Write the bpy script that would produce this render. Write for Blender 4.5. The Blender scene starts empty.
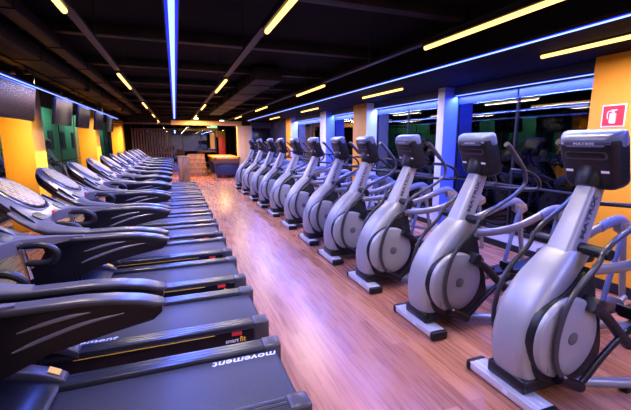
import bpy, bmesh, math, random
from mathutils import Vector, Matrix
random.seed(7)
C = bpy.context.scene.collection
PI = math.pi

# ------------------------------------------------------------------ materials
MATS = {}
def mat(name, col=(.5, .5, .5), rough=.5, metal=0., spec=.5, emit=None, es=1., coat=0.):
    m = bpy.data.materials.new(name); m.use_nodes = True
    b = m.node_tree.nodes['Principled BSDF']
    b.inputs['Base Color'].default_value = (*col, 1)
    b.inputs['Roughness'].default_value = rough
    b.inputs['Metallic'].default_value = metal
    b.inputs['Specular IOR Level'].default_value = spec
    b.inputs['Coat Weight'].default_value = coat
    b.inputs['Coat Roughness'].default_value = .08
    if emit:
        b.inputs['Emission Color'].default_value = (*emit, 1)
        b.inputs['Emission Strength'].default_value = es
    MATS[name] = m
    return m
def noisy(name, c1, c2, rough=.5, scale=(8, 8, 8), metal=0., bump=0., spec=.5, r2=None, coat=0., detail=4):
    m = mat(name, c1, rough, metal, spec, coat=coat); nt = m.node_tree; b = nt.nodes['Principled BSDF']
    tc = nt.nodes.new('ShaderNodeTexCoord'); mp = nt.nodes.new('ShaderNodeMapping')
    mp.inputs['Scale'].default_value = scale
    n = nt.nodes.new('ShaderNodeTexNoise'); n.inputs['Scale'].default_value = 1; n.inputs['Detail'].default_value = detail
    r = nt.nodes.new('ShaderNodeValToRGB')
    r.color_ramp.elements[0].position = .35; r.color_ramp.elements[1].position = .65
    r.color_ramp.elements[0].color = (*c1, 1); r.color_ramp.elements[1].color = (*c2, 1)
    nt.links.new(tc.outputs['Object'], mp.inputs[0]); nt.links.new(mp.outputs[0], n.inputs[0])
    nt.links.new(n.outputs[0], r.inputs[0]); nt.links.new(r.outputs[0], b.inputs['Base Color'])
    if r2 is not None:
        mr = nt.nodes.new('ShaderNodeMapRange'); mr.inputs[3].default_value = rough; mr.inputs[4].default_value = r2
        nt.links.new(n.outputs[0], mr.inputs[0]); nt.links.new(mr.outputs[0], b.inputs['Roughness'])
    if bump:
        bp = nt.nodes.new('ShaderNodeBump'); bp.inputs['Strength'].default_value = bump; bp.inputs['Distance'].default_value = .002
        nt.links.new(n.outputs[0], bp.inputs['Height']); nt.links.new(bp.outputs[0], b.inputs['Normal'])
    return m

SILVER = noisy('silver_plastic', (.31, .31, .34), (.335, .335, .365), .42, (3, 3, 3), metal=.3, coat=.08)
SILVER_B = noisy('silver_tube', (.23, .23, .26), (.26, .26, .29), .30, (3, 3, 3), metal=.5)
FOOTM = mat('brushed_foot', (.62, .62, .66), .38, metal=.35)
BLACKP = noisy('black_plastic', (.007, .007, .010), (.011, .011, .015), .38, (20, 20, 20), spec=.3)
BLACKG = noisy('gloss_black', (.004, .004, .007), (.007, .007, .010), .28, (6, 6, 6), spec=.3)
DGREY = noisy('charcoal_plastic', (.030, .030, .036), (.04, .04, .047), .34, (9, 9, 9))
ARMG = noisy('handrail_grey', (.040, .036, .042), (.052, .047, .053), .32, (6, 6, 6))
RAILM = mat('ribbed_aluminium', (.085, .085, .09), .28, metal=.8)
CONG = noisy('console_grey', (.10, .094, .10), (.125, .118, .125), .32, (5, 5, 5), metal=.1)
RIMG = noisy('silver_rim', (.24, .23, .26), (.28, .27, .30), .25, (5, 5, 5), metal=.5)
TUBEG = noisy('grey_tube', (.035, .035, .045), (.05, .05, .06), .32, (5, 5, 5), metal=.2)
BLUEG = noisy('blue_grey_plastic', (.10, .13, .24), (.12, .15, .27), .35, (5, 5, 5))
SMOKE = noisy('console_shell', (.10, .12, .20), (.12, .14, .23), .32, (5, 5, 5), coat=.2)
BELT = noisy('belt_rubber', (.022, .021, .026), (.034, .032, .039), .42, (60, 60, 60), bump=.15, r2=.62)
HUB = mat('hub_grey', (.09, .09, .10), .5)
WHITE = mat('white_print', (.75, .75, .78), .5)
INK = mat('dark_print', (.05, .05, .09), .5)
REDM = mat('red_sticker', (.70, .03, .03), .4)
YEL = mat('yellow_sticker', (.85, .50, .05), .4)
CHROME = mat('chrome', (.75, .75, .78), .14, 1.)
ORANGE = noisy('orange_paint', (.84, .32, .008), (.88, .35, .010), .55, (1.5, 1.5, 1.5))
ORANGE_LIT = noisy('orange_paint_lit', (.86, .40, .012), (.88, .43, .016), .55, (1.5, 1.5, 1.5))  # orange pillar paint with lamplight on the aisle face put into the colour
LAVEN = noisy('white_paint', (.55, .54, .60), (.60, .59, .65), .55, (2, 2, 2))
CEIL = noisy('black_ceiling', (.0025, .0025, .0035), (.007, .006, .006), .8, (1.2, 2.2, 1.2), spec=.08)
DUCT = noisy('dark_duct', (.007, .006, .005), (.028, .020, .013), .5, (2, .6, 2), spec=.15)
TRAY = mat('cable_tray', (.014, .012, .011), .5, .2)
DARKW = noisy('dark_blue_wall', (.02, .024, .055), (.026, .03, .065), .6, (2, 2, 2))
CREAM = noisy('cream_paint', (.74, .52, .24), (.78, .56, .27), .6, (3, 3, 3))
WOODD = noisy('walnut', (.09, .035, .012), (.14, .055, .02), .4, (2, 18, 18))
WOODT = noisy('tan_wood', (.16, .07, .025), (.30, .15, .06), .45, (16, 2, 3))
LAVEN_BLUELIT = noisy('white_paint_blue_lit', (.10, .16, .80), (.12, .19, .86), .5, (2, 2, 2))  # white column faces with the blue strip light put into the colour
NAVY = mat('navy_panel', (.012, .018, .06), .35)
FELT = noisy('table_cloth_felt', (.30, .32, .36), (.36, .38, .42), .8, (60, 60, 60))
GREENW = noisy('green_wall', (.10, .34, .22), (.15, .42, .28), .7, (.8, .8, .8))
SCREEN = mat('tv_screen', (.006, .007, .01), .22, spec=.35)
BLUELED = mat('blue_led', (.1, .15, .8), .5, emit=(.28, .42, 1.), es=2.3)
BLUEOUT = mat('blue_diffuser', (.02, .03, .5), .5, emit=(.0, .012, 1.), es=1.5)
TUBE = mat('lit_tube', (.9, .8, .5), .5, emit=(1., .56, .14), es=2.6)
SIGNG = mat('exit_green', (.1, .5, .2), .5, emit=(.2, .9, .35), es=1.2)
LAMPW = mat('lamp_white', (.8, .8, .8), .5, emit=(.9, 1., .85), es=5)

def display_material():
    m = mat('membrane_display', (.4, .37, .3), .5, spec=.2); nt = m.node_tree; b = nt.nodes['Principled BSDF']
    tc = nt.nodes.new('ShaderNodeTexCoord'); mp = nt.nodes.new('ShaderNodeMapping')
    mp.inputs['Scale'].default_value = (9, 6, 1)
    v = nt.nodes.new('ShaderNodeTexBrick'); v.inputs['Scale'].default_value = 1
    v.inputs['Color1'].default_value = (.40, .30, .10, 1); v.inputs['Color2'].default_value = (.05, .03, .03, 1)
    v.inputs['Mortar'].default_value = (.44, .35, .16, 1); v.inputs['Mortar Size'].default_value = .07
    v.inputs['Bias'].default_value = -.1
    nt.links.new(tc.outputs['Object'], mp.inputs[0]); nt.links.new(mp.outputs[0], v.inputs[0]); nt.links.new(v.outputs[0], b.inputs['Base Color'])
    return m
DISP = display_material()

def floor_material():
    m = mat('laminate_planks', (.5, .3, .22), .3); nt = m.node_tree; b = nt.nodes['Principled BSDF']; L = nt.links.new
    tc = nt.nodes.new('ShaderNodeTexCoord')
    mp = nt.nodes.new('ShaderNodeMapping'); mp.inputs['Rotation'].default_value = (0, 0, PI / 2)
    L(tc.outputs['Object'], mp.inputs[0])
    br = nt.nodes.new('ShaderNodeTexBrick'); br.inputs['Scale'].default_value = 1
    br.inputs['Brick Width'].default_value = 1.2; br.inputs['Row Height'].default_value = .105
    br.inputs['Mortar Size'].default_value = .0022; br.offset = .37
    br.inputs['Color1'].default_value = (.20, .058, .026, 1); br.inputs['Color2'].default_value = (.52, .23, .13, 1)
    br.inputs['Mortar'].default_value = (.10, .035, .025, 1)
    L(mp.outputs[0], br.inputs[0])
    mp2 = nt.nodes.new('ShaderNodeMapping'); mp2.inputs['Scale'].default_value = (24, 1.3, 1)
    L(tc.outputs['Object'], mp2.inputs[0])
    n = nt.nodes.new('ShaderNodeTexNoise'); n.inputs['Scale'].default_value = 1.6; n.inputs['Detail'].default_value = 7; n.inputs['Distortion'].default_value = .25
    L(mp2.outputs[0], n.inputs[0])
    r = nt.nodes.new('ShaderNodeValToRGB'); r.color_ramp.elements[0].position = .34; r.color_ramp.elements[1].position = .66
    r.color_ramp.elements[0].color = (.20, .065, .04, 1); r.color_ramp.elements[1].color = (.52, .225, .135, 1)
    L(n.outputs[0], r.inputs[0])
    mx = nt.nodes.new('ShaderNodeMixRGB'); mx.inputs[0].default_value = .42
    L(br.outputs[0], mx.inputs[1]); L(r.outputs[0], mx.inputs[2]); L(mx.outputs[0], b.inputs['Base Color'])
    mr = nt.nodes.new('ShaderNodeMapRange'); mr.inputs[3].default_value = .20; mr.inputs[4].default_value = .36
    L(n.outputs[0], mr.inputs[0]); L(mr.outputs[0], b.inputs['Roughness'])
    return m
FLOOR = floor_material(); FLOOR.node_tree.nodes['Principled BSDF'].inputs['Specular IOR Level'].default_value = .4

def glass_material(name, tint, refl):
    m = bpy.data.materials.new(name); m.use_nodes = True; nt = m.node_tree; nt.nodes.clear(); L = nt.links.new
    o = nt.nodes.new('ShaderNodeOutputMaterial'); mix = nt.nodes.new('ShaderNodeMixShader')
    t = nt.nodes.new('ShaderNodeBsdfTransparent'); t.inputs[0].default_value = (*tint, 1)
    g = nt.nodes.new('ShaderNodeBsdfGlossy'); g.inputs['Roughness'].default_value = .015; g.inputs[0].default_value = (.95, .95, 1, 1)
    f = nt.nodes.new('ShaderNodeFresnel'); f.inputs[0].default_value = refl
    L(f.outputs[0], mix.inputs[0]); L(t.outputs[0], mix.inputs[1]); L(g.outputs[0], mix.inputs[2]); L(mix.outputs[0], o.inputs[0])
    return m
GLASS = glass_material('night_window_glass', (.55, .6, .7), 1.8)
GLASSL = glass_material('left_window_glass', (.9, .95, .95), 1.2)
GLASSF = glass_material('far_mirror_glass', (.25, .28, .4), 2.0)

# ------------------------------------------------------------------ mesh helpers
def obj(name, bm, m, parent=None, smooth=35, loc=(0, 0, 0), mats=None):
    me = bpy.data.meshes.new(name)
    bmesh.ops.remove_doubles(bm, verts=bm.verts, dist=1e-5)
    bmesh.ops.recalc_face_normals(bm, faces=bm.faces)
    bm.to_mesh(me); bm.free()
    for x in (mats or [m]): me.materials.append(x)
    if smooth:
        me.shade_smooth(); me.set_sharp_from_angle(angle=math.radians(smooth))
    o = bpy.data.objects.new(name, me); C.objects.link(o)
    o.location = loc
    if parent: o.parent = parent
    return o
def thing(name, label, cat, loc=(0, 0, 0), rz=0., group=None):
    o = bpy.data.objects.new(name, None); C.objects.link(o)
    o.location = loc; o.rotation_euler = (0, 0, rz); o.empty_display_size = .1
    o['label'] = label; o['category'] = cat
    if group: o['group'] = group
    return o
def tag(o, label, cat, group=None):
    o['label'] = label; o['category'] = cat
    if group: o['group'] = group
    return o
def struct(name, bm, m, smooth=35, **k):
    o = obj(name, bm, m, smooth=smooth, **k); o['kind'] = 'structure'; return o
def copy_tree(o, parent=None):
    c = o.copy(); C.objects.link(c); c.parent = parent
    for ch in [x for x in bpy.data.objects if x.parent == o]:
        copy_tree(ch, c)
    return c
def BM(): return bmesh.new()
def box(bm, x0, x1, y0, y1, z0, z1, bev=0., seg=2, M=None):
    r = bmesh.ops.create_cube(bm, size=1.)
    vs = r['verts']
    for v in vs:
        v.co = Vector((x0 + (v.co.x + .5) * (x1 - x0), y0 + (v.co.y + .5) * (y1 - y0), z0 + (v.co.z + .5) * (z1 - z0)))
    if bev:
        es = {e for v in vs for e in v.link_edges}
        r2 = bmesh.ops.bevel(bm, geom=list(es), offset=bev, segments=seg, profile=.5, affect='EDGES')
        vs = list({v for f in r2['faces'] for v in f.verts} | {v for v in vs if v.is_valid})
    if M is not None:
        for v in vs: v.co = M @ v.co
    return vs
def catmull(pts, n=6):
    pts = [Vector(p) for p in pts]
    if len(pts) < 3: return pts
    out = []
    P = [pts[0] * 2 - pts[1]] + pts + [pts[-1] * 2 - pts[-2]]
    for i in range(1, len(P) - 2):
        a, b, c, d = P[i - 1], P[i], P[i + 1], P[i + 2]
        for k in range(n):
            t = k / n
            out.append(.5 * ((2 * b) + (c - a) * t + (2 * a - 5 * b + 4 * c - d) * t * t + (3 * b - a - 3 * c + d) * t ** 3))
    out.append(pts[-1]); return out
def tube(bm, pts, r, seg=10, n=6, flat=1., side=Vector((0, 1, 0)), smooth=True, cap=True):
    """sweep; r = radius or list of radii; flat scales the extent along `side`"""
    raw = [Vector(p) for p in pts]
    P = catmull(raw, n) if smooth else raw
    if isinstance(r, (int, float)): R = [r] * len(P)
    else:
        R = []
        for i in range(len(P)):
            t = i / (len(P) - 1) * (len(r) - 1); k = min(int(t), len(r) - 2)
            R.append(r[k] + (r[k + 1] - r[k]) * (t - k))
    rings = []
    for i, p in enumerate(P):
        d = (P[min(i + 1, len(P) - 1)] - P[max(i - 1, 0)]).normalized()
        s = side - d * side.dot(d)
        if s.length < .1: s = Vector((1, 0, 0)) - d * d.x
        s.normalize(); u = d.cross(s)
        rings.append([bm.verts.new(p + (s * math.cos(2 * PI * k / seg) * flat + u * math.sin(2 * PI * k / seg)) * R[i]) for k in range(seg)])
    for a, b in zip(rings, rings[1:]):
        for k in range(seg):
            bm.faces.new((a[k], a[(k + 1) % seg], b[(k + 1) % seg], b[k]))
    if cap:
        bm.faces.new(rings[0]); bm.faces.new(rings[-1][::-1])
def rings_loft(bm, rings, cap=True):
    R = [[bm.verts.new(p) for p in ring] for ring in rings]; n = len(R[0])
    for a, b in zip(R, R[1:]):
        for k in range(n): bm.faces.new((a[k], a[(k + 1) % n], b[(k + 1) % n], b[k]))
    if cap: bm.faces.new(R[0]); bm.faces.new(R[-1][::-1])
def prism(bm, prof, y0, y1, bev=0., smooth_n=0):
    """closed XZ outline extruded along Y"""
    pts = [Vector((x, 0, z)) for x, z in prof]
    if smooth_n:
        q = pts + pts[:1]; m = len(pts); out = []
        for i in range(m):
            a, b, c, d = pts[i - 1], pts[i], pts[(i + 1) % m], pts[(i + 2) % m]
            for k in range(smooth_n):
                t = k / smooth_n
                out.append(.5 * ((2 * b) + (c - a) * t + (2 * a - 5 * b + 4 * c - d) * t * t + (3 * b - a - 3 * c + d) * t ** 3))
        pts = out
    A = [bm.verts.new((p.x, y0, p.z)) for p in pts]; B = [bm.verts.new((p.x, y1, p.z)) for p in pts]
    n = len(pts); caps = [bm.faces.new(A), bm.faces.new(B[::-1])]
    for k in range(n): bm.faces.new((A[k], B[k], B[(k + 1) % n], A[(k + 1) % n]))
    if bev:
        es = [e for f in caps for e in f.edges]
        bmesh.ops.bevel(bm, geom=es, offset=bev, segments=2, profile=.5, affect='EDGES')
def cyl_y(bm, x, z, y0, y1, r, seg=24, rz=None, dome=0.):
    rz = rz or r
    rings = [[Vector((x + r * f * math.cos(2 * PI * k / seg), y, z + rz * f * math.sin(2 * PI * k / seg))) for k in range(seg)]
             for y, f in ((y0, 1.), (y0 + (y1 - y0) * .75, 1.), (y0 + (y1 - y0) * .92, .975), (y1, .93))]
    if dome: rings.append([Vector((x + r * .5 * math.cos(2 * PI * k / seg), y1 + dome, z + rz * .5 * math.sin(2 * PI * k / seg))) for k in range(seg)])
    rings_loft(bm, rings)
def rrect(w, h, r, n=4):
    out = []
    for cx, cz, a0 in ((w - r, h - r, 0), (-w + r, h - r, PI / 2), (-w + r, -h + r, PI), (w - r, -h + r, 1.5 * PI)):
        for k in range(n + 1):
            a = a0 + PI / 2 * k / n; out.append((cx + r * math.cos(a), cz + r * math.sin(a)))
    return out
def text_obj(name, s, size, M, m, parent, shear=0., ext=.0015, width=None, bold=0.):
    cu = bpy.data.curves.new('txt', 'FONT'); cu.body = s; cu.size = size; cu.extrude = ext; cu.shear = shear; cu.offset = bold
    cu.align_x = 'CENTER'; cu.align_y = 'CENTER'; cu.resolution_u = 2
    o = bpy.data.objects.new('txt', cu); C.objects.link(o)
    dg = bpy.context.evaluated_depsgraph_get(); dg.update()
    me = bpy.data.meshes.new_from_object(o.evaluated_get(dg))
    bpy.data.objects.remove(o)
    if width:
        xs = [v.co.x for v in me.vertices]; f = width / (max(xs) - min(xs))
        me.transform(Matrix.Diagonal((f, 1, 1, 1)))
    me.transform(M); me.materials.clear(); me.materials.append(m); me.name = name
    t = bpy.data.objects.new(name, me); C.objects.link(t); t.parent = parent
    return t
def frame(x, y, o):
    x = Vector(x).normalized(); y = Vector(y).normalized(); z = x.cross(y)
    return Matrix(((x.x, y.x, z.x, o[0]), (x.y, y.y, z.y, o[1]), (x.z, y.z, z.z, o[2]), (0, 0, 0, 1)))
ORD = ['first', 'second', 'third', 'fourth', 'fifth', 'sixth', 'seventh', 'eighth', 'ninth', 'tenth', 'eleventh', 'twelfth', 'thirteenth', 'fourteenth']

# ------------------------------------------------------------------ elliptical trainer (local x = world X - 2.2)
def make_elliptical(label):
    t = thing('elliptical_trainer', label, 'elliptical trainer', group='elliptical trainers along the windows')
    X = lambda x: x - 2.2
    K = lambda x, y, z: (2.2 * 0 + x * 1.03 - 2.245, y, 1.65 - (1.65 - z) * 1.03)
    # front foot
    b = BM(); box(b, X(1.8850), X(2.0300), -.27, .27, .018, .074, .008)
    for k in range(3): box(b, X(1.880 + .045 * k), X(1.905 + .045 * k), -.265, .265, .072, .076, .001, 1)
    f = obj('front_foot', b, FOOTM, t)
    for s in (-1, 1):
        b = BM(); box(b, X(1.8770), X(2.0380), min(s * .256, s * .308), max(s * .256, s * .308), 0, .078, .022, 3)
        obj('foot_cap', b, BLACKP, f)
    b = BM(); box(b, X(1.8830), X(1.8855), -.06, -.02, .03, .06); obj('sticker', b, WHITE, f, smooth=0)
    # curved shroud (spine)
    O = [(1.945, .085), (1.895, .18), (1.875, .30), (1.885, .43), (1.935, .59), (2.03, .745), (2.15, .87), (2.27, .965)]
    I = [(2.12, .085), (2.085, .18), (2.075, .30), (2.085, .43), (2.14, .545), (2.23, .66), (2.36, .78), (2.50, .94)]
    Oc = catmull([(x, 0, z) for x, z in O], 4); Ic = catmull([(x, 0, z) for x, z in I], 4); n = len(Oc)
    rings = []
    for i in range(n):
        s = i / (n - 1); hw = .135 + .012 * math.sin(PI * s) - .025 * max(0, s - .75) * 4
        o, q = Oc[i], Ic[i]; mid = (o + q) / 2; h = (q - o) / 2
        ring = []
        for k in range(20):
            a = 2 * PI * k / 20; ca, sa = math.cos(a), math.sin(a)
            e = .62
            px = math.copysign(abs(ca) ** e, ca); py = math.copysign(abs(sa) ** e, sa)
            p = mid + h * px; ring.append(Vector((X(p.x) + .02 * (1 - s), py * hw, p.z)))
        rings.append(ring)
    b = BM(); rings_loft(b, rings); sh = obj('front_shroud', b, SILVER, t, smooth=50)
    # black base block and rear housing
    b = BM(); box(b, X(1.915), X(2.36), -.15, .15, .075, .17, .02, 3); cyl_y(b, X(1.945), .125, -.155, -.145, .012, 10)
    obj('base_block', b, BLACKP, t)
    b = BM(); prism(b, [(X(x), z) for x, z in [(1.955, .42), (1.96, .30), (2.0, .2), (2.08, .13), (2.25, .1), (2.5, .14), (2.56, .25), (2.53, .45), (2.46, .62), (2.42, .78), (2.38, .86), (2.25, .76), (2.07, .66)]], -.165, .165, .02, 3)
    obj('drive_housing', b, BLACKP, t, smooth=40)
    # side covers
    for s in (-1, 1):
        ox = .085 if s > 0 else 0.
        b = BM(); cyl_y(b, X(2.188 + ox), .438, s * .12, s * .178, .271, 44, dome=0)
        rim = obj('cover_rim', b, BLACKP, t)
        b = BM(); cyl_y(b, X(2.185 + ox), .44, s * .13, s * .207, .262, 44, .264, dome=s * .008)
        d = obj('side_cover', b, SILVER, t, smooth=40)
        b = BM(); cyl_y(b, X(2.205 + ox), .445, s * .205, s * .219, .042, 24); obj('hub_cap', b, HUB, d)
        b = BM()
        tube(b, [(X(2.03 + ox), s * .203, .62), (X(1.975 + ox), s * .203, .44), (X(2.03 + ox), s * .203, .25)], .006, 6); obj('seam', b, BLACKP, d)
    # post
    p0, p1 = Vector((X(2.315), 0, .85)), Vector((X(2.54), 0, 1.385))
    d = (p1 - p0).normalized(); u = Vector((d.z, 0, -d.x))
    b = BM(); rr = rrect(.072, .070, .030, 4)
    rings_loft(b, [[p + u * a * k + Vector((0, 1, 0)) * c * k for a, c in rr] for p, k in ((p0, 1.30), (p0 + (p1 - p0) * .5, 1.06), (p1, .84))])
    post = obj('console_post', b, SILVER, t, smooth=50)
    b = BM()
    for s in (-1, 1):
        q0 = p0 + (p1 - p0) * .05 - u * .05 + Vector((0, s * .071, 0)); q1 = p1 - u * .045 + Vector((0, s * .054, 0))
        tube(b, [q0, q1], .004, 6, smooth=False)
    obj('post_trim', b, TUBEG, post)
    tm = p0 + (p1 - p0) * .575 + Vector((0, -.0762, 0)) - u * .020
    text_obj('lettering', 'MATRIX', .054, frame(d + Vector((0, .056, 0)), -u, tm), INK, post, width=.29, bold=.0008)
    tm2 = tm.copy(); tm2.y *= -1
    # collar
    b = BM(); pc = p1 - d * .03 - u * .03
    tube(b, [pc - d * .02, pc + d * .02, pc + d * .10, pc + d * .16], [.070, .084, .096, .080], 24, smooth=False)
    obj('collar', b, BLACKP, t)
    # console
    a = math.radians(19); N = Vector((math.cos(a), 0, math.sin(a))); U = Vector((-math.sin(a), 0, math.cos(a))); Y = Vector((0, 1, 0))
    cc = Vector((X(2.525), 0, 1.528))
    def cring(w, h, r, depth, dz=0.): return [cc + Y * p * (1 - .10 * (q < 0) * abs(q) / h) + U * (q + dz) + N * depth for p, q in rrect(w, h, r, 5)]
    b = BM(); rings_loft(b, [cring(.142, .145, .05, -.078), cring(.168, .172, .06, -.066), cring(.184, .186, .06, -.03), cring(.190, .192, .06, .02), cring(.188, .190, .055, .045), cring(.176, .178, .05, .052)])
    con = obj('console', b, BLACKP, t, smooth=50)
    # top shell band
    b = BM()
    rings_loft(b, [[cc + Y * p + U * (q + .138) + N * dd for p, q in rrect(w, h, .028, 4)] for w, h, dd in ((.125, .020, -.080), (.152, .036, -.071), (.178, .053, -.035), (.194, .056, .0), (.194, .056, .03), (.175, .048, .05))])
    tb = obj('top_shell', b, SMOKE, con, smooth=50)
    text_obj('lettering', 'MATRIX', .024, frame(-Y, U + N * .25, cc + U * .137 - N * .0815), WHITE, tb, width=.13)
    b = BM(); rings_loft(b, [[cc + Y * p + U * (q + .06) + N * dd for p, q in rrect(.122 * k, .017 * k, .016 * k, 4)] for dd, k in ((-.060, 1), (-.0805, 1), (-.083, .93))])
    obj('vent_slot', b, BLACKG, con)
    b = BM(); rings_loft(b, [[cc + Y * p + U * (q + .058) + N * dd for p, q in rrect(.136, .026, .022, 4)] for dd in (-.060, -.0795)])
    obj('slot_surround', b, DGREY, con)
    for s in (-1, 1):
        b = BM(); M = Matrix(((N.x, 0, U.x, cc.x), (0, 1, 0, 0), (N.z, 0, U.z, cc.z), (0, 0, 0, 1)))
        box(b, -.0785, -.0770, s * .112 - .024, s * .112 + .024, -.055, -.039, M=M); obj('sticker', b, WHITE, con, smooth=0)
    b = BM(); box(b, .051, .0545, -.15, .15, -.10, .14, .002, 1, M=M); obj('screen', b, SCREEN, con)
    # fixed handlebar behind the console
    b = BM()
    for s in (-1, 1):
        tube(b, [(X(2.58), 0, 1.24), (X(2.70), s * .10, 1.235), (X(2.90), s * .20, 1.22), (X(2.99), s * .24, 1.235), (X(2.97), s * .25, 1.31), (X(2.86), s * .24, 1.38), (X(2.70), s * .19, 1.40)], .0155, 8)
    obj('fixed_handlebar', b, BLACKP, t)
    # cross pivot
    b = BM(); cyl_y(b, X(2.375), .975, -.05, -.262, .037, 16); cyl_y(b, X(2.375), .975, .05, .262, .037, 16)
    box(b, X(2.38), X(2.52), -.10, .10, .86, .965, .03)
    piv = obj('pivot_axle', b, BLACKP, t)
    # moving linkages, one per side
    for s, ph in ((-1, 0.), (1, 1.)):
        y = s * .235
        b = BM()
        tube(b, [K(2.34, y, 1.03), K(2.28, y, .93), K(2.16, y, .83), K(2.075, y, .72), K(2.025, y, .56), K(2.02, y, .43), K(2.05, y, .33), K(2.10, y, .26)], .0185, 10, flat=.8)
        arm = obj('lower_swing_arm', b, TUBEG, t)
        b = BM(); cyl_y(b, X(2.118), .22, y - .02, y + .02, .014, 12); obj('bolt', b, CHROME, arm)
        jx, jz = X(2.36), .975; sw = math.radians(7) if s > 0 else 0.
        def W(p):
            dx_, dz_ = p[0] - jx, p[2] - jz
            return (jx + dx_ * math.cos(sw) - dz_ * math.sin(sw), p[1], jz + dx_ * math.sin(sw) + dz_ * math.cos(sw))
        b = BM()
        tube(b, [W(K(2.31, y, .99)), W(K(2.41, y, 1.07)), W(K(2.56, y, 1.135)), W(K(2.71, y, 1.215)), W(K(2.795, y, 1.30)), W(K(2.77, y, 1.41)), W(K(2.68, y, 1.50))], .0175, 10)
        up = obj('moving_handle', b, TUBEG, t)
        b = BM(); tube(b, [W(K(2.715, y, 1.467)), W(K(2.66, y, 1.525)), W(K(2.585, y, 1.60)), W(K(2.545, y, 1.625))], .023, 10); obj('grip', b, DGREY, up)
        b = BM(); tube(b, [K(2.08, y * .95, .25), K(2.27, y * 1., .155)], .037, 12, smooth=False)
        tube(b, [K(2.24, y, .155), K(2.31, y, .20), K(2.41, y, .29), K(2.55, y, .39), K(2.68, y, .45), K(2.86, y, .47)], .024, 10, flat=.8)
        obj('link_bar', b, BLACKG if s < 0 else DGREY, t)
        b = BM(); cyl_y(b, X(2.35), .66, s * .12, s * .262, .036, 16)
        tube(b, [K(2.28, y * .97, .68), K(2.42, y * .97, .60), K(2.62, y * .95, .42), K(2.74, y * .9, .33)], [.035, .032, .035, .04], 12)
        obj('crank_arm', b, BLACKP, t)
        # pedal and its arm
        pz = .52 if s < 0 else .34; px = 2.93 if s < 0 else 3.12
        b = BM(); tube(b, [(X(2.64), y * .92, .42), (X(2.80), y * .85, pz - .08), (X(px + .1), y * .8, pz - .07), (X(3.44), y * .85, .36)], .022, 8)
        pa = obj('pedal_arm', b, SILVER_B, t)
        b = BM(); yc = s * .19
        rings_loft(b, [[Vector((X(px) + p, yc + q, pz + dz + .05 * max(0, p / .19) ** 3)) for p, q in rrect(w, h, .06, 4)] for w, h, dz in ((.17, .062, -.055), (.19, .082, -.045), (.19, .085, -.015), (.178, .073, -.012))])
        box(b, X(px - .19), X(px - .165), yc - .07, yc + .07, pz - .03, pz + .035, .01)
        obj('foot_pedal', b, BLACKG, t)
        # side rail
        b = BM(); yr = s * .235
        tube(b, [(X(2.36), yr * .8, .865), (X(2.58), yr, .875), (X(2.82), yr, .905), (X(3.08), yr, .985)], .036, 12, flat=.62)
        ra = obj('side_rail', b, SILVER_B, t, smooth=60)
        b = BM(); tube(b, [(X(3.06), yr, .978), (X(3.18), yr, 1.015), (X(3.30), yr, 1.02), (X(3.42), yr, .96)], [.041, .043, .043, .03], 12, flat=.7); obj('rail_cap', b, BLUEG, ra)
        b = BM(); prism(b, [(X(3.25), 1.02), (X(3.42), .99), (X(3.44), .93), (X(3.36), .885), (X(3.27), .93)], yr - .03, yr + .03, .008); br = obj('bracket', b, SILVER_B, t)
        for bx, bz in ((3.30, .985), (3.40, .96)):
            b = BM(); cyl_y(b, X(bx), bz, yr, yr - .04, .011, 8); obj('bolt', b, CHROME, br)
        b = BM(); tube(b, [(X(3.36), yr, .90), (X(3.46), yr, .35)], .024, 10, smooth=False); obj('hanger', b, SILVER_B, t)
        b = BM(); tube(b, [(X(3.33), yr * .9, .95), (X(3.22), yr * .9, .55), (X(3.12), yr * .9, .10)], .026, 10, flat=.7); obj('rear_leg', b, BLUEG, t)
    b = BM()
    tube(b, [(X(2.30), -.10, .075), (X(2.52), -.20, .065), (X(2.80), -.30, .06), (X(3.15), -.33, .06), (X(3.50), -.29, .06), (X(3.66), -.15, .06), (X(3.70), 0, .06), (X(3.66), .15, .06), (X(3.50), .29, .06), (X(3.15), .33, .06), (X(2.80), .30, .06), (X(2.52), .20, .065), (X(2.30), .10, .075)], .036, 12)
    obj('base_frame', b, SILVER_B, t)
    for x, y in ((3.62, -.2), (3.62, .2), (2.7, -.27), (2.7, .27)):
        b = BM(); box(b, X(x) - .03, X(x) + .03, y - .03, y + .03, 0, .04, .006); obj('floor_pad', b, BLACKP, t)
    return t

EY = [1.635, 2.62, 3.64, 4.66, 5.65, 6.80, 8.05, 9.25, 10.35, 11.75, 13.15]
def ell_label(i):
    if i == 0: return 'silver elliptical trainer nearest the camera, in front of the orange pillar'
    if i == len(EY) - 1: return 'silver elliptical trainer at the far end of the window row'
    return 'silver elliptical trainer, %s from the near end of the row along the windows' % ORD[i]
e0 = make_elliptical(ell_label(0))
for i, y in enumerate(EY):
    o = e0 if i == 0 else copy_tree(e0)
    o.location = (2.225 + (0, 0, -.02, -.02, 0, 0, .01, .01, 0, 0, 0)[i], y, 0); o['label'] = ell_label(i)

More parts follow.
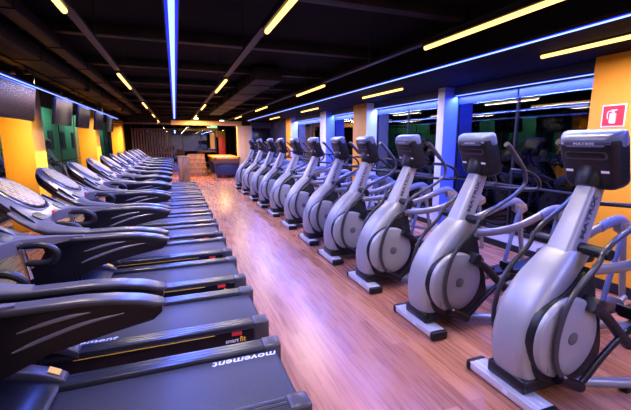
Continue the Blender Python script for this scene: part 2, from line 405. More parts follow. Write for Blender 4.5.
# ------------------------------------------------------------------ treadmill (local x = world X)
def zc(x):   # height of the handrail / console surface
    P = [(-1.34, 1.472), (-1.215, 1.375), (-.925, 1.150), (-.86, 1.112), (-.78, 1.088), (-.58, 1.072), (-.36, 1.072), (-.2, 1.06), (-.09, 1.025)]
    for (a, za), (c, z2) in zip(P, P[1:]):
        if x <= c: 
            t = (x - a) / (c - a); return za + (z2 - za) * t
    return P[-1][1]
def make_treadmill(label):
    t = thing('treadmill', label, 'treadmill', group='treadmills facing the left wall')
    # deck
    b = BM(); box(b, -1.5, .60, -.37, .37, .035, .155, .012)
    for x in (-1.35, .45):
        for s in (-1, 1): cyl_y(b, x, .03, s * .25, s * .33, .03, 12)
    dk = obj('deck', b, BLACKG, t)
    b = BM(); box(b, -.9, .565, -.268, .268, .150, .172, .008); cyl_y(b, .565, .135, -.268, .268, .036, 20)
    be = obj('running_belt', b, BELT, t)
    for s in (-1, 1):
        b = BM(); box(b, -1.40, .545, s * .335 - .062, s * .335 + .062, .150, .202, .010, 2)
        for k in range(3): box(b, -1.0, .52, s * .335 - .044 + .032 * k, s * .335 - .020 + .032 * k, .200, .2045, .002, 1)
        ra = obj('side_rail', b, RAILM, t)
        b = BM(); box(b, .50, .635, s * .335 - .068, s * .335 + .068, .035, .212, .022, 3); obj('end_cap', b, ARMG, ra)
        b = BM(); box(b, -1.0, .50, s * .399 - .003, s * .399 + .003, .04, .165, .002, 1); obj('side_skirt', b, BLACKG, ra)
    # stickers on the near side skirt
    b = BM(); box(b, .33, .41, -.4045, -.4015, .125, .155); obj('red_sticker', b, REDM, dk, smooth=0)
    M = frame((1, 0, 0), (0, 0, 1), (.33, -.4035, .085))
    text_obj('smart_lettering', 'smart', .045, M, WHITE, dk, width=.10, bold=.0008)
    text_obj('fit_lettering', 'fit', .06, frame((1, 0, 0), (0, 0, 1), (.415, -.4035, .088)), YEL, dk, width=.05, bold=.001)
    b = BM(); box(b, -.75, .2, -.4035, -.4015, .150, .156); obj('yellow_stripe', b, YEL, dk, smooth=0)
    # hood
    b = BM(); prof = [(-1.55, .05), (-1.56, .2), (-1.5, .28), (-1.38, .315), (-1.15, .305), (-.92, .262), (-.76, .215), (-.735, .195), (-.75, .185), (-.9, .17), (-.95, .05)]
    pts = prof; Yst = [(-.395, .93, .0), (-.385, 1., .0), (-.2, 1, .012), (0, 1, .016), (.2, 1, .012), (.385, 1., .0), (.395, .93, .0)]
    rings_loft(b, [[Vector((-1.15 + (x + 1.15) * k, y, .12 + (z - .12) * k + (dz if z > .2 else 0))) for x, z in pts] for y, k, dz in Yst])
    hd = obj('motor_hood', b, BLACKG, t, smooth=45)
    for sy in (-1, 1):
        b = BM(); rings = []
        for x, z in catmull([(-1.50, 0, .310), (-1.36, 0, .362), (-1.15, 0, .365), (-.95, 0, .325), (-.80, 0, .268), (-.715, 0, .215)], 4) and [(v.x, v.z) for v in catmull([(-1.50, 0, .310), (-1.36, 0, .362), (-1.15, 0, .365), (-.95, 0, .325), (-.80, 0, .268), (-.715, 0, .215)], 4)]:
            rings.append([Vector((x, sy * .358 + p, z - .03 + q)) for p, q in rrect(.048, .034, .015, 3)])
        rings_loft(b, rings); fe = obj('hood_fender', b, ARMG, hd, smooth=60)
        if sy > 0:
            b = BM(); M = Matrix.Translation((-.775, .358, .2625)) @ Matrix.Rotation(math.radians(31), 4, 'Y'); box(b, -.035, .035, -.03, .03, 0, .004, M=M); obj('sticker', b, YEL, fe, smooth=0)
    # uprights / side panels / handrails
    for s in (-1, 1):
        y = s * .44
        b = BM()
        prof = [(-.083, 1.02), (-.085, .985), (-.12, .955), (-.30, .925), (-.48, .885), (-.62, .83), (-.76, .72), (-.86, .52), (-.92, .16), (-1.24, .16), (-1.16, .50), (-1.06, .70), (-.90, .85), (-.79, .93), (-.75, 1.0), (-.78, 1.07), (-.58, 1.066), (-.36, 1.066), (-.2, 1.053), (-.11, 1.032)]
        prism(b, prof, y - .034, y + .034, .010)
        pn = obj('side_panel', b, BLACKG, t, smooth=30)
        b = BM()
        ys = y - s * .036
        for P in ([(-.58, .915), (-.50, .945), (-.36, .985), (-.22, 1.005)], [(-.56, .985), (-.48, 1.005), (-.40, 1.02), (-.33, 1.026)]):
            for q in (ys, y + s * .036):
                tube(b, [(x, q, z) for x, z in P], [.003, .008, .008, .002], 8, flat=.35)
        obj('accent_strip', b, RIMG, pn)
        # handrail
        b = BM(); rings = []
        xs = [-.075, -.085, -.11, -.16, -.25, -.36, -.47, -.58, -.68, -.78, -.86, -.94, -1.0]
        for i, x in enumerate(xs):
            k = (.45, .8, .97, 1, 1, 1, 1, 1, 1, 1, 1, 1, .9)[i]
            w = .040 * k; h = .013 * k; z = zc(x) + .004
            yy = y - s * .035 * max(0, (-x - .70) / .25) ** 1.5 * 1.6
            rings.append([Vector((x, yy + p, z + q - .014)) for p, q in rrect(w, h, min(w, h) * .75, 3)])
        rings_loft(b, rings); obj('handrail', b, ARMG, t, smooth=60)
    # console frame surface
    ST = [(-1.226, .06, 0), (-1.22, .11, 0), (-1.205, .16, 0), (-1.18, .20, 0), (-1.14, .262, 0), (-1.07, .292, 0), (-1.0, .325, 0), (-.93, .365, 0), (-.87, .395, 0), (-.86, .40, .08), (-.845, .41, .16), (-.82, .425, .25), (-.77, .45, .32), (-.70, .47, .372), (-.62, .476, .402), (-.56, .478, .42)]
    b = BM()
    def surf(off0, shrink):
        G = []
        for x, hw, hi in ST:
            for_side = []
            k9 = min(1, max(0, (-x - .60) / .22)); off = off0 * (.25 + .75 * k9)
            z = zc(x) + .012 + .010 * k9 + off
            row = []
            for s in (-1, 1):
                r_ = []
                for k in range(7):
                    yv = hi + (hw - shrink - hi) * k / 6
                    edge = (k / 6) ** 4
                    r_.append(b.verts.new((x, s * yv, z - .022 * edge * (1 if off0 == 0 else 0))))
                row.append(r_)
            G.append(row)
        return G
    T = surf(0, 0); D = surf(-.075, .03)
    for G, flip in ((T, 0), (D, 1)):
        for A, B in zip(G, G[1:]):
            for sd in (0, 1):
                for k in range(6):
                    q = [A[sd][k], A[sd][k + 1], B[sd][k + 1], B[sd][k]]
                    b.faces.new(q)
    for A, A2, B, B2 in zip(T, T[1:], D, D[1:]):
        for sd in (0, 1):
            b.faces.new((A[sd][6], A2[sd][6], B2[sd][6], B[sd][6]))
    for i in range(len(ST) - 1):
        if ST[i][2] > 0 or ST[i + 1][2] > 0:
            for sd in (0, 1): b.faces.new((T[i][sd][0], T[i + 1][sd][0], D[i + 1][sd][0], D[i][sd][0]))
    for i in (0, len(ST) - 1):
        for sd in (0, 1):
            for k in range(6): b.faces.new((T[i][sd][k], T[i][sd][k + 1], D[i][sd][k + 1], D[i][sd][k]))
    cf = obj('console_frame', b, CONG, t, smooth=50)
    # underside shell
    b = BM(); rings = []
    for x, hw, dep in ((-1.23, .09, .03), (-1.215, .14, .08), (-1.20, .215, .13), (-1.10, .25, .15), (-.98, .29, .12), (-.88, .33, .06)):
        z = zc(x) - .02
        rings.append([Vector((x - .0, math.cos(a) * hw, z - (math.sin(a) * dep if math.sin(a) > 0 else 0))) for a in [2 * PI * k / 24 for k in range(24)]])
    rings_loft(b, rings); obj('console_back', b, BLACKP, t, smooth=60)
    # display: oval lying on the frame
    ang = math.atan2(zc(-1.30) - zc(-1.0), -.30)   # slope direction
    x0 = -1.06; z0 = zc(x0) + .026
    dx = Vector((-1.30 + 1.0, 0, zc(-1.30) - zc(-1.0))).normalized(); nn = Vector((0, 1, 0)).cross(dx); 
    if nn.z < 0: nn = -nn
    def oval(rx, ry, h, sh=0):
        out = []
        for k in range(32):
            a = 2 * PI * k / 32; ca, sa = math.cos(a), math.sin(a)
            px = math.copysign(abs(ca) ** .8, ca); py = math.copysign(abs(sa) ** .8, sa)
            out.append(Vector((x0, 0, z0)) + dx * (px * rx + sh) + Vector((0, 1, 0)) * py * ry + nn * h)
        return out
    b = BM(); rings_loft(b, [oval(.180, .196, -.03), oval(.180, .196, .006), oval(.172, .188, .014), oval(.165, .18, .010)]); bz = obj('display_bezel', b, BLACKP, cf, smooth=50)
    b = BM(); rings_loft(b, [oval(.192, .206, -.03), oval(.192, .206, .004), oval(.186, .200, .008), oval(.181, .197, -.01)]); obj('display_rim', b, RIMG, cf, smooth=50)
    # display panel kept in its own plane so that the print lies flat on it
    R = frame(dx * -1, Vector((0, -1, 0)) if (dx * -1).cross(Vector((0, -1, 0))).z > 0 else Vector((0, 1, 0)), (x0, 0, z0))
    b = BM(); rings_loft(b, [[Vector((math.copysign(abs(math.cos(a)) ** .8, math.cos(a)) * .156 * k2, math.copysign(abs(math.sin(a)) ** .8, math.sin(a)) * .172 * k2, h)) for a in [2 * PI * k / 32 for k in range(32)]] for h, k2 in ((.0, 1), (.0155, 1), (.0175, .97))])
    dp = obj('display', b, DISP, cf, smooth=50); dp.matrix_local = R
    # cup holders, side slots, key
    for s in (-1, 1):
        b = BM(); rings_loft(b, [[Vector((-.885 + p, s * .22 + q, zc(-.885) + .024 + dz - p * .62)) for p, q in rrect(w, h, .03, 4)] for w, h, dz in ((.034, .065, -.02), (.034, .065, .002), (.029, .060, .003))]); obj('cup_holder', b, BLACKP, cf)
        b = BM(); rings_loft(b, [[Vector((-.945 + p * 1.0, s * .325 + q + s * p * -.35 * -1, zc(-.945) + .020 + dz - p * .78)) for p, q in rrect(w, h, .010, 4)] for w, h, dz in ((.07, .013, -.02), (.07, .013, .004), (.066, .011, .005))]); obj('side_slot', b, BLACKG, cf)
    b = BM(); cyl = bmesh.ops.create_cone(b, cap_ends=True, segments=14, radius1=.016, radius2=.014, depth=.012, matrix=Matrix.Translation((-.865, -.0, zc(-.865) + .026))); obj('stop_button', b, REDM, cf)
    # hand grips
    for s in (-1, 1):
        b = BM(); tube(b, [(-.90, s * .24, 1.06), (-.82, s * .24, 1.085), (-.72, s * .24, 1.085), (-.66, s * .24, 1.05), (-.66, s * .24, 1.01), (-.70, s * .24, .985), (-.80, s * .24, .99)], .019, 10)
        h = obj('pulse_handle', b, BLACKP, t)
        b = BM(); tube(b, [(-.82, s * .24, 1.105), (-.79, s * .24, .90)], .017, 12, smooth=False); g = obj('sensor_grip', b, CHROME, h)
    return t

TY = [2.13 + 1.045 * k for k in range(-1, 12)]
def tread_label(i):
    if i == 0: return 'black treadmill at the near end of the row, only its far handrail in view'
    if i == 1: return 'black treadmill at the bottom of the photo with movement lettering upside down on its belt'
    if i == len(TY) - 1: return 'black treadmill at the far end of the row, beside the tan box'
    return 'black treadmill, %s from the near end of the row with orange pillars behind' % ORD[i]
t0 = make_treadmill(tread_label(0))
TR = []
for i, y in enumerate(TY):
    o = t0 if i == 0 else copy_tree(t0)
    o.location = (0, y, 0); o['label'] = tread_label(i); TR.append(o)
def belt_of(r): return [x for x in bpy.data.objects if x.parent == r and x.name.startswith('running_belt')][0]
# belts stand at different turns: the print sits where the photo shows it
text_obj('belt_lettering', 'movement', .085, frame((-1, 0, 0), (0, -1, 0), (.37, .222, .1725)), WHITE, belt_of(TR[1]), shear=.25, width=.44, ext=.0008, bold=.001)
text_obj('belt_lettering', 'movement', .085, frame((1, 0, 0), (0, 1, 0), (-.72, -.205, .1725)), WHITE, belt_of(TR[2]), shear=.25, width=.44, ext=.0008, bold=.001)
text_obj('belt_lettering', 'movement', .085, frame((1, 0, 0), (0, 1, 0), (.12, -.205, .1725)), WHITE, belt_of(TR[4]), shear=.25, width=.44, ext=.0008, bold=.001)

# ------------------------------------------------------------------ room
CZ = 2.56
b = BM(); box(b, -3.45, 4.75, -3.0, 24.0, -.1, 0); struct('floor', b, FLOOR, 0)
b = BM(); box(b, -3.45, 2.99, -3.0, 24.0, 3.05, 3.15); struct('ceiling', b, CEIL, 0)
b = BM(); box(b, 2.99, 4.95, -3.0, 24.0, CZ, 3.15); struct('ceiling_soffit', b, CEIL, 0)
b = BM(); box(b, -3.45, -2.3, -3.0, 24.0, 2.62, 3.05); struct('ceiling_bulkhead', b, CEIL, 0)
b = BM(); box(b, -3.5, 5.0, -3.2, -3.0, -.1, 3.1); struct('wall_near', b, LAVEN, 0)
# right wall: columns, sill, head, glazing
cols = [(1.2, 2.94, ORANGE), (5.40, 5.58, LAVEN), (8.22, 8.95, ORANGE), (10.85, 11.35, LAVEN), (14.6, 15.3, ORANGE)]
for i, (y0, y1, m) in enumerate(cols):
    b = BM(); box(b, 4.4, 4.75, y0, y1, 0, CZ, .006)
    o = obj('wall_right_column', b, m, smooth=30, mats=[m, LAVEN_BLUELIT if i in (1, 3) else LAVEN]); o['kind'] = 'structure'
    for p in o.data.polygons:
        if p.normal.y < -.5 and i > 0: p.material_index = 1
b = BM(); box(b, 4.385, 4.405, 1.19, 2.95, 0, .12, .003); struct('baseboard_column', b, BLACKP)
edges = [(-3.0, 1.2), (2.94, 5.40), (5.58, 8.22), (8.95, 10.85), (11.35, 14.6)]
for i, (y0, y1) in enumerate(edges):
    b = BM(); box(b, 4.715, 4.722, y0, y1, .30, 2.42); struct('window_%d' % (i + 1), b, GLASS, 0)
    b = BM()
    box(b, 4.68, 4.74, y0, y1, .26, .32, .004); box(b, 4.68, 4.74, y0, y1, 2.40, 2.46, .004)
    nm = max(1, round((y1 - y0) / 1.3))
    for k in range(nm + 1):
        yy = y0 + (y1 - y0) * k / nm; box(b, 4.695, 4.735, max(y0, yy - .014), min(y1, yy + .014), .30, 2.42)
    struct('window_frame_%d' % (i + 1), b, TRAY)
b = BM(); box(b, 4.70, 4.75, -3.0, 15.0, 0, .28); struct('wall_right_sill', b, LAVEN, 0)
b = BM(); box(b, 4.685, 4.70, -3.0, 15.0, 0, .10); struct('baseboard_right', b, BLACKP, 0)
b = BM(); box(b, 4.60, 4.75, -3.0, 15.0, 2.45, CZ); struct('wall_right_head', b, DARKW, 0)
b = BM(); box(b, 4.4, 4.75, 15.3, 24.0, 0, CZ); struct('wall_right_far', b, DARKW, 0)
for i, (y0, y1) in enumerate(edges[1:]):
    b = BM(); box(b, 4.695, 4.712, y0, y1, 2.28, 2.45); struct('trim_head_%d' % (i + 1), b, DARKW, 0)
# rail in front of the glass, low
for i, (y0, y1) in enumerate(edges[1:]):
    b = BM(); tube(b, [(4.62, y0, 1.0), (4.62, y1, 1.0)], .018, 8, smooth=False); 
    o = obj('trim_rail_%d' % (i + 1), b, TRAY); o['kind'] = 'structure'
# cross wall at far right with dark framed panel
b = BM(); box(b, 3.45, 4.4, 18.0, 18.15, 0, CZ); struct('wall_cross', b, DARKW, 0)
b = BM(); box(b, 3.46, 4.36, 17.95, 18.0, 1.30, 2.25, .01); tag(obj('wall_screen', b, SCREEN), 'dark blank screen on the far blue wall beside the cream pillar', 'screen')
# far glass wall
b = BM(); box(b, -3.4, 4.75, 23.0, 23.02, .0, 2.62); struct('window_far', b, GLASSF, 0)
b = BM(); box(b, -3.5, 4.75, 23.6, 23.7, 0, 3.1); struct('wall_far', b, DARKW, 0)
b = BM(); box(b, -3.4, 4.75, 22.9, 23.1, 2.6, 3.1)
for k in range(8): box(b, -2.6 + k, -2.56 + k, 22.98, 23.03, 0, 2.6)
struct('window_far_frame', b, TRAY, 0)
# left wall glazing, pillars
lp = [(8.16, 8.80), (13.92, 14.62), (20.6, 21.3), (1.6, 2.3)]
for y0, y1 in lp:
    b = BM(); box(b, -2.88, -2.40, y0, y1, 0, 2.62, .006)
    o = obj('wall_left_pillar', b, ORANGE, smooth=30, mats=[ORANGE, ORANGE_LIT]); o['kind'] = 'structure'
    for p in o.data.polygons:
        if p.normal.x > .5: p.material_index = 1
b = BM(); b.faces.new([b.verts.new((-3.405, y, z)) for y, z in ((-3, 0), (22.98, 0), (22.98, 2.62), (-3, 2.62))]); struct('window_left', b, GLASSL, 0)
b = BM(); box(b, -3.43, -3.41, -3.0, 23.0, 1.0, 1.04); box(b, -3.43, -3.41, -3.0, 23.0, 0, .1)
for k in range(13): box(b, -3.43, -3.41, -2.0 + 2 * k, -1.96 + 2 * k, 0, 2.62)
struct('window_left_frame', b, TRAY, 0)
# ceiling of the far zone
b = BM(); box(b, -.12, 3.0, 17.9, 18.2, 2.36, 2.56, .01); struct('trim_soffit', b, CREAM)
b = BM(); box(b, -2.9, -.12, 17.9, 18.1, 2.38, 2.44, .01); struct('trim_beam', b, WOODD)
b = BM(); box(b, 2.78, 3.45, 17.85, 18.25, 0, 2.36, .01); struct('wall_cream_pillar', b, CREAM)
# vertical lettering on the cream pillar: worn marks only
b = BM()
for k in range(9): box(b, 3.10 - .04 * (k % 2), 3.17, 17.843, 17.849, .75 + k * .16, .75 + k * .16 + .10)
tag(obj('wall_sign', b, YEL, smooth=0), 'column of small yellow marks painted down the cream pillar', 'sign')

# ceiling ducts, trays, ribs
def ctag(o, l): return tag(o, l, 'duct')
for i, (x0, x1, z0, z1, y0, y1, l) in enumerate([(-1.95, -1.62, 2.72, 2.9, 1.0, 17.5, 'wide brown duct under the black ceiling above the treadmill consoles'),
        (-1.42, -1.26, 2.80, 2.92, 0.5, 17.5, 'narrow brown duct beside the left row of ceiling tubes'),
        (1.45, 1.95, 2.76, 2.98, 7.0, 17.0, 'flat dark duct between the two middle rows of ceiling tubes'),
        (-2.28, -2.12, 2.78, 2.90, 2.0, 16.0, 'brown duct closest to the left wall above the televisions')]):
    b = BM(); box(b, x0, x1, y0, y1, z0, z1, .01)
    for k in range(int((y1 - y0) / 3)): box(b, x0 + .05, x0 + .07, y0 + .9 + 3 * k, y0 + .92 + 3 * k, z1 - .01, 3.05)
    for k in range(int((y1 - y0) / 1.5)): box(b, x0 - .012, x1 + .012, y0 + .7 + 1.5 * k, y0 + .74 + 1.5 * k, z0 - .012, z1 + .012)
    ctag(obj('air_duct', b, DUCT), l)
for k in range(9):
    y = 3.4 + 2.0 * k
    b = BM(); box(b, -2.3, 2.99, y, y + .14, 2.93, 3.05, .004); o = struct('ceiling_beam_%d' % (k + 1), b, DUCT)
rows = [(-.66, 'above the treadmill rear ends'), (.76, 'above the aisle'), (2.32, 'above the elliptical consoles'), (3.72, 'beside the windows')]
for x, l in rows[:3]:
    b = BM(); box(b, x - .035, x + .035, -2.5, 22.0, 2.575, 2.605)
    for k in range(9): box(b, x - .006, x + .006, -.5 + 2.4 * k, -.488 + 2.4 * k, 2.6, 3.05)
    tag(obj('cable_tray', b, TRAY), 'dark hanging light track ' + l, 'light track', 'ceiling light tracks')

def area(name, x, y, z, sx, sy, power, col, rot=(0, 0, 0), spread=PI):
    l = bpy.data.lights.new(name, 'AREA'); l.shape = 'RECTANGLE'; l.size = sx; l.size_y = sy; l.energy = power; l.color = col; l.spread = spread
    o = bpy.data.objects.new(name, l); C.objects.link(o); o.location = (x, y, z); o.rotation_euler = rot; return o
TUBE_W = 30.; WARM = (1., .84, .62)
for ri, (x, l) in enumerate(rows):
    first = [1.72, 1.72, 1.72, 1.60][ri]
    for k in range(-1, 5):
        y0 = first + 4.07 * k
        if ri >= 2 and y0 > 17: continue
        yl = 1.46
        which = 'behind the camera' if k < 0 else ORD[k] + ' from the camera'
        tt = thing('ceiling_light', 'yellow tube ceiling light %s, %s' % (l, which), 'ceiling light', (x, y0 + yl / 2, 2.56), group='yellow tube lights on the ceiling')
        b = BM(); box(b, -.035, .035, -yl / 2, yl / 2, -.012, .014, .004); obj('housing', b, TRAY, tt)
        b = BM(); tube(b, [(0, -yl / 2 + .01, -.026), (0, yl / 2 - .01, -.026)], .020, 10, smooth=False); obj('tube', b, TUBE, tt)
        area('tube_light', x, y0 + yl / 2, 2.505, .05, yl, TUBE_W, WARM)
BLUE = (.10, .16, 1.)
def strip(x, y0, y1, z, w, label, power, rot=(0, 0, 0), hang=0.):
    tt = thing('led_strip', label, 'led strip light', (x, (y0 + y1) / 2, z)); h = (y1 - y0) / 2
    b = BM(); box(b, -w / 2 - .01, w / 2 + .01, -h, h, .006, .03)
    if hang:
        for k in range(6): box(b, -.008, .008, -h + .3 + k * (2 * h - .6) / 5, -h + .316 + k * (2 * h - .6) / 5, .02, hang - z)
    obj('channel', b, TRAY, tt, smooth=0)
    b = BM(); box(b, -w / 2, w / 2, -h, h, 0, .007); obj('diffuser', b, BLUEOUT, tt, smooth=0)
    b = BM(); box(b, -w / 4, w / 4, -h, h, -.008, .001, .002); obj('led_core', b, BLUELED, tt)
    n = max(1, round((y1 - y0) / 4)); L = (y1 - y0) / n
    for k in range(n): area('strip_light', x, y0 + L * (k + .5), z - .03, w, L, power * L, BLUE, rot)
strip(.03, 1.0, 16.5, 2.545, .085, 'long blue led strip running down the middle of the ceiling over the aisle', 40, hang=3.05)
strip(3.035, -2, 16.5, 2.522, .05, 'long blue led strip along the ceiling edge above the ellipticals', 34)
strip(-1.97, 1.0, 16, 2.47, .035, 'blue led strip above the televisions along the left wall', 4, hang=3.05)
for i, (y0, y1) in enumerate(edges[1:]):
    strip(4.64, y0, y1, 2.425, .04, 'blue led strip over the %s window bay from the camera' % ORD[i], 34)

# televisions
TVS = [(5.75, 7.10), (8.15, 9.35), (9.9, 11.1), (11.9, 13.0), (13.9, 15.0)]
for i, (y0, y1) in enumerate(TVS):
    yc = (y0 + y1) / 2; hl = (y1 - y0) / 2
    tt = thing('television', 'black flat television hung from the ceiling, %s from the camera above the treadmill consoles' % ORD[i], 'television', (-2.06, yc, 1.955), group='televisions above the treadmills')
    M = Matrix.Rotation(math.radians(8), 4, 'Y')
    b = BM(); box(b, -.035, .02, -hl, hl, 0, .50, .01, M=M); bd = obj('housing', b, BLACKP, tt)
    b = BM(); box(b, .018, .0225, -hl + .025, hl - .025, .03, .475, M=M); obj('screen', b, SCREEN, tt, smooth=0)
    b = BM(); tube(b, [(-.03, 0, .35), (-.03, 0, .64)], .025, 8, smooth=False); box(b, -.10, .04, -.08, .08, .60, .645, .004); obj('mount', b, BLACKP, tt)

# fire extinguisher sign
tt = thing('extinguisher_sign', 'red square sign with white fire extinguisher on the orange pillar', 'sign', (4.396, 2.68, 1.915))
b = BM(); box(b, -.004, .004, -.118, .118, -.118, .118, .002); obj('sign_border', b, WHITE, tt)
b = BM(); box(b, -.006, -.003, -.104, .104, -.104, .104); obj('sign_face', b, REDM, tt, smooth=0)
b = BM()
box(b, -.008, -.006, -.03, .03, -.08, .03, .012); box(b, -.008, -.006, -.012, .012, .03, .055); box(b, -.008, -.006, -.035, .02, .052, .064)
tube(b, [(-.007, .01, .05), (-.007, .05, .045), (-.007, .058, .0), (-.007, .05, -.03)], .005, 6)
obj('extinguisher_symbol', b, WHITE, tt)

# pool table
def pool(x0, x1, y0, y1):
    tt = thing('pool_table', 'wooden pool table with navy sides and pale cloth beyond the treadmills', 'pool table', ((x0 + x1) / 2, (y0 + y1) / 2, 0))
    w, h = (x1 - x0) / 2, (y1 - y0) / 2
    b = BM()
    for s in (-1, 1):
        box(b, min(s * w, s * (w - .13)), max(s * w, s * (w - .13)), -h, h, .86, .94, .012)
        box(b, -w, w, min(s * h, s * (h - .13)), max(s * h, s * (h - .13)), .86, .94, .012)
    obj('rails', b, ORANGE, tt)
    b = BM(); box(b, -w + .1, w - .1, -h + .1, h - .1, .87, .905); obj('playing_cloth', b, FELT, tt)
    b = BM(); box(b, -w + .04, w - .04, -h + .04, h - .04, .66, .87, .01); obj('apron', b, WOODD, tt)
    for sx in (-1, 1):
        for sy in (-1, 1):
            b = BM(); cx, cy = sx * (w - .22), sy * (h - .3)
            rings_loft(b, [[Vector((cx + p, cy + q, z)) for p, q in rrect(k, k, .03, 3)] for z, k in ((0, .09), (.06, .1), (.12, .10), (.68, .20))]); obj('leg', b, NAVY, tt)
    b = BM(); box(b, -w + .18, w - .18, -h + .12, -h + .16, .14, .68, .01); obj('end_panel', b, NAVY, tt)
pool(1.55, 2.72, 16.9, 20.3)
# steps and tan box
b = BM()
for k in range(5): box(b, .55, 1.35, 18.3 + .3 * k, 18.6 + .3 * k, 0, .2 * (k + 1), .004)
for k in range(5): box(b, .54, 1.36, 18.28 + .3 * k, 18.61 + .3 * k, .2 * (k + 1) - .03, .2 * (k + 1) + .005, .004)
st = obj('step_block', b, WOODT); tag(st, 'brown wooden steps behind the treadmill row before the dark glass', 'steps')
tt = thing('slatted_box', 'tall tan wooden box standing beyond the last treadmill', 'box', (.28, 16.3, 0))
b = BM(); box(b, -.22, .22, -.2, .2, 0, 1.0, .01); obj('body', b, WOODT, tt)
b = BM(); box(b, -.24, .24, -.22, .22, 1.0, 1.04, .006); obj('lid', b, WOODT, tt)
for k in range(3):
    b = BM(); box(b, -.19 + .135 * k, -.08 + .135 * k, -.212, -.2, .06, .95, .003); obj('slat', b, WOODT, tt)
# slatted brown screen at the far left
b = BM()
for k in range(15): box(b, -2.2 + .14 * k, -2.12 + .14 * k, 22.7, 22.76, 0, 2.3)
box(b, -2.25, 0, 22.76, 22.8, .95, 1.02); box(b, -2.25, 0, 22.76, 22.8, 2.28, 2.34)
tag(obj('slat_screen', b, WOODD, smooth=0), 'brown vertical slat screen against the far left glass', 'screen')
# red poster, shelf, exit sign, hanging towel
b = BM(); box(b, 2.35, 2.72, 22.3, 22.4, 0, 1.9, .01); tag(obj('poster_stand', b, REDM), 'red upright poster stand behind the pool table', 'poster stand')
b = BM(); box(b, 1.85, 2.1, 21.8, 21.9, 1.2, 2.1, .02); tag(obj('hanging_banner', b, CREAM), 'pale hanging banner behind the pool table left of the red stand', 'banner')
b = BM(); box(b, 1.55, 1.85, 17.86, 17.895, 2.24, 2.34, .004); tag(obj('exit_sign', b, SIGNG), 'small green lit sign under the cream soffit', 'sign')

# green lit building outside the left glass
tt = thing('neighbouring_building', 'green lit building wall seen through the left glass', 'building', (-6.4, 25, 0))
b = BM(); box(b, -.2, 0, -24, 26, 0, 3.4); obj('wall', b, GREENW, tt, smooth=0)
for k in range(20):
    b = BM(); box(b, 0, .02, -22.6 + 2.4 * k, -21.7 + 2.4 * k, 1.2, 2.2); w = obj('window', b, NAVY, tt, smooth=0)
    b = BM(); box(b, .018, .03, -22.17 + 2.4 * k, -22.13 + 2.4 * k, 1.2, 2.2); obj('mullion', b, GREENW, w, smooth=0)
b = BM(); box(b, -6.6, -3.45, -3, 55, -.1, 0); struct('ground_outside', b, CEIL, 0)
for i in range(6):
    o = copy_tree(e0); o.location = (-4.3, 9.6 + 1.5 * i, 0); o.rotation_euler = (0, 0, PI); o['group'] = 'trainers beyond the left glass'
    o['label'] = 'dark elliptical trainer beyond the left glass, %s from the camera' % ORD[i]
for k in range(4): area('yard_light', -5.3, 14 + 8 * k, 3.4, .3, 5, 70, (.55, 1., .78), (0, math.radians(25), 0))
# street lamps outside the right glass
for i, (x, y, z) in enumerate([(9.5, 12.2, 2.9), (9.0, 7.6, 3.0)]):
    tt = thing('street_lamp', ['small white lamp outside the second window bay', 'small white lamp outside the nearest window bay'][i], 'street lamp', (x, y, -.5))
    b = BM(); tube(b, [(0, 0, 0), (0, 0, z + .5)], .04, 8, smooth=False); obj('pole', b, TRAY, tt)
    b = BM(); bmesh.ops.create_uvsphere(b, u_segments=12, v_segments=8, radius=.09, matrix=Matrix.Translation((0, 0, z + .5))); obj('lamp', b, LAMPW, tt)
b = BM(); box(b, 4.95, 14, -3, 30, -.6, -.5); struct('ground_street', b, CEIL, 0)
# dressing light for the far zone (the warm lamps above the pool table)
for i, (x, y) in enumerate([(.9, 17.3), (2.2, 19.0)]):
    tt = thing('ceiling_spot', ['round warm ceiling lamp in front of the cream soffit', 'round warm ceiling lamp over the pool table'][i], 'ceiling light', (x, y, 2.62))
    b = BM(); bmesh.ops.create_cone(b, cap_ends=True, segments=20, radius1=.12, radius2=.1, depth=.05); obj('lamp', b, LAMPW, tt)
    area('spot_light', x, y, 2.57, .2, .2, 120, (1., .52, .16))

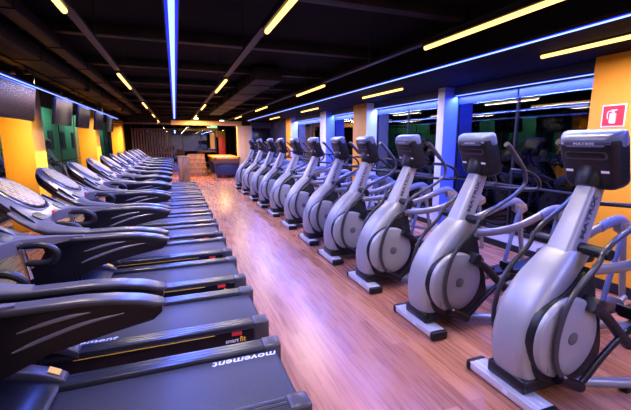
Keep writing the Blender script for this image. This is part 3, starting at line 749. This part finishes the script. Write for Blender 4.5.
# made-up lamps, added only to brighten the left pillars
for i, (x, y, rx, ry) in enumerate([(-2.0, 6.9, 48, 0), (-1.6, 8.9, 0, 0), (-2.0, 12.7, 48, 0), (-1.6, 14.4, 0, 0), (-2.0, 19.4, 48, 0)]):
    tt = thing('added_pillar_lamp', 'added small warm downlight %s along the left ceiling edge' % ORD[i], 'ceiling light', (x, y, 2.66))
    b = BM(); bmesh.ops.create_cone(b, cap_ends=True, segments=18, radius1=.05, radius2=.05, depth=.06); box(b, -.01, .01, -.01, .01, 0, .39); obj('can', b, TRAY, tt)
    v = Vector((-2.5, lp[[0, 0, 1, 1, 2][i]][0] + (.0 if ry == 0 and rx else .35), 1.3)) - Vector((x, y, 2.6))
    area('fill_lamp', x, y, 2.62, .08, .08, (17, 38)[i % 2] + 8 * (i == 4), (1., .80, .45), v.to_track_quat('-Z', 'Y').to_euler(), math.radians(70))
# ------------------------------------------------------------------ world, camera
w = bpy.data.worlds.new('night'); bpy.context.scene.world = w; w.use_nodes = True
w.node_tree.nodes['Background'].inputs[0].default_value = (.02, .03, .09, 1); w.node_tree.nodes['Background'].inputs[1].default_value = .3
cam = bpy.data.cameras.new('camera'); co = bpy.data.objects.new('camera', cam); C.objects.link(co)
f = 370.; cx, cy = 315.5, 205.; vx, vy = 175., 141.
cam.sensor_fit = 'HORIZONTAL'; cam.sensor_width = 36; cam.lens = f * 36 / 631; cam.clip_start = .02; cam.clip_end = 200
d = Vector((vx - cx, -(vy - cy), -f)).normalized()
p = math.atan((cy - vy) / f); up = Vector((0, math.cos(p), math.sin(p))); rt = d.cross(up).normalized()
# rows: world axes expressed in camera space -> rotation world<-camera
R = Matrix((rt, d, up))
co.matrix_world = Matrix.Translation((0, 0, 1.65)) @ R.to_4x4()
bpy.context.scene.camera = co
vs = bpy.context.scene.view_settings
vs.view_transform = 'Standard'; vs.look = 'None'; vs.exposure = .14; vs.gamma = 1.; vs.use_curve_mapping = False
bpy.context.scene.cycles.max_bounces = 8
bpy.context.scene.cycles.sample_clamp_indirect = 6
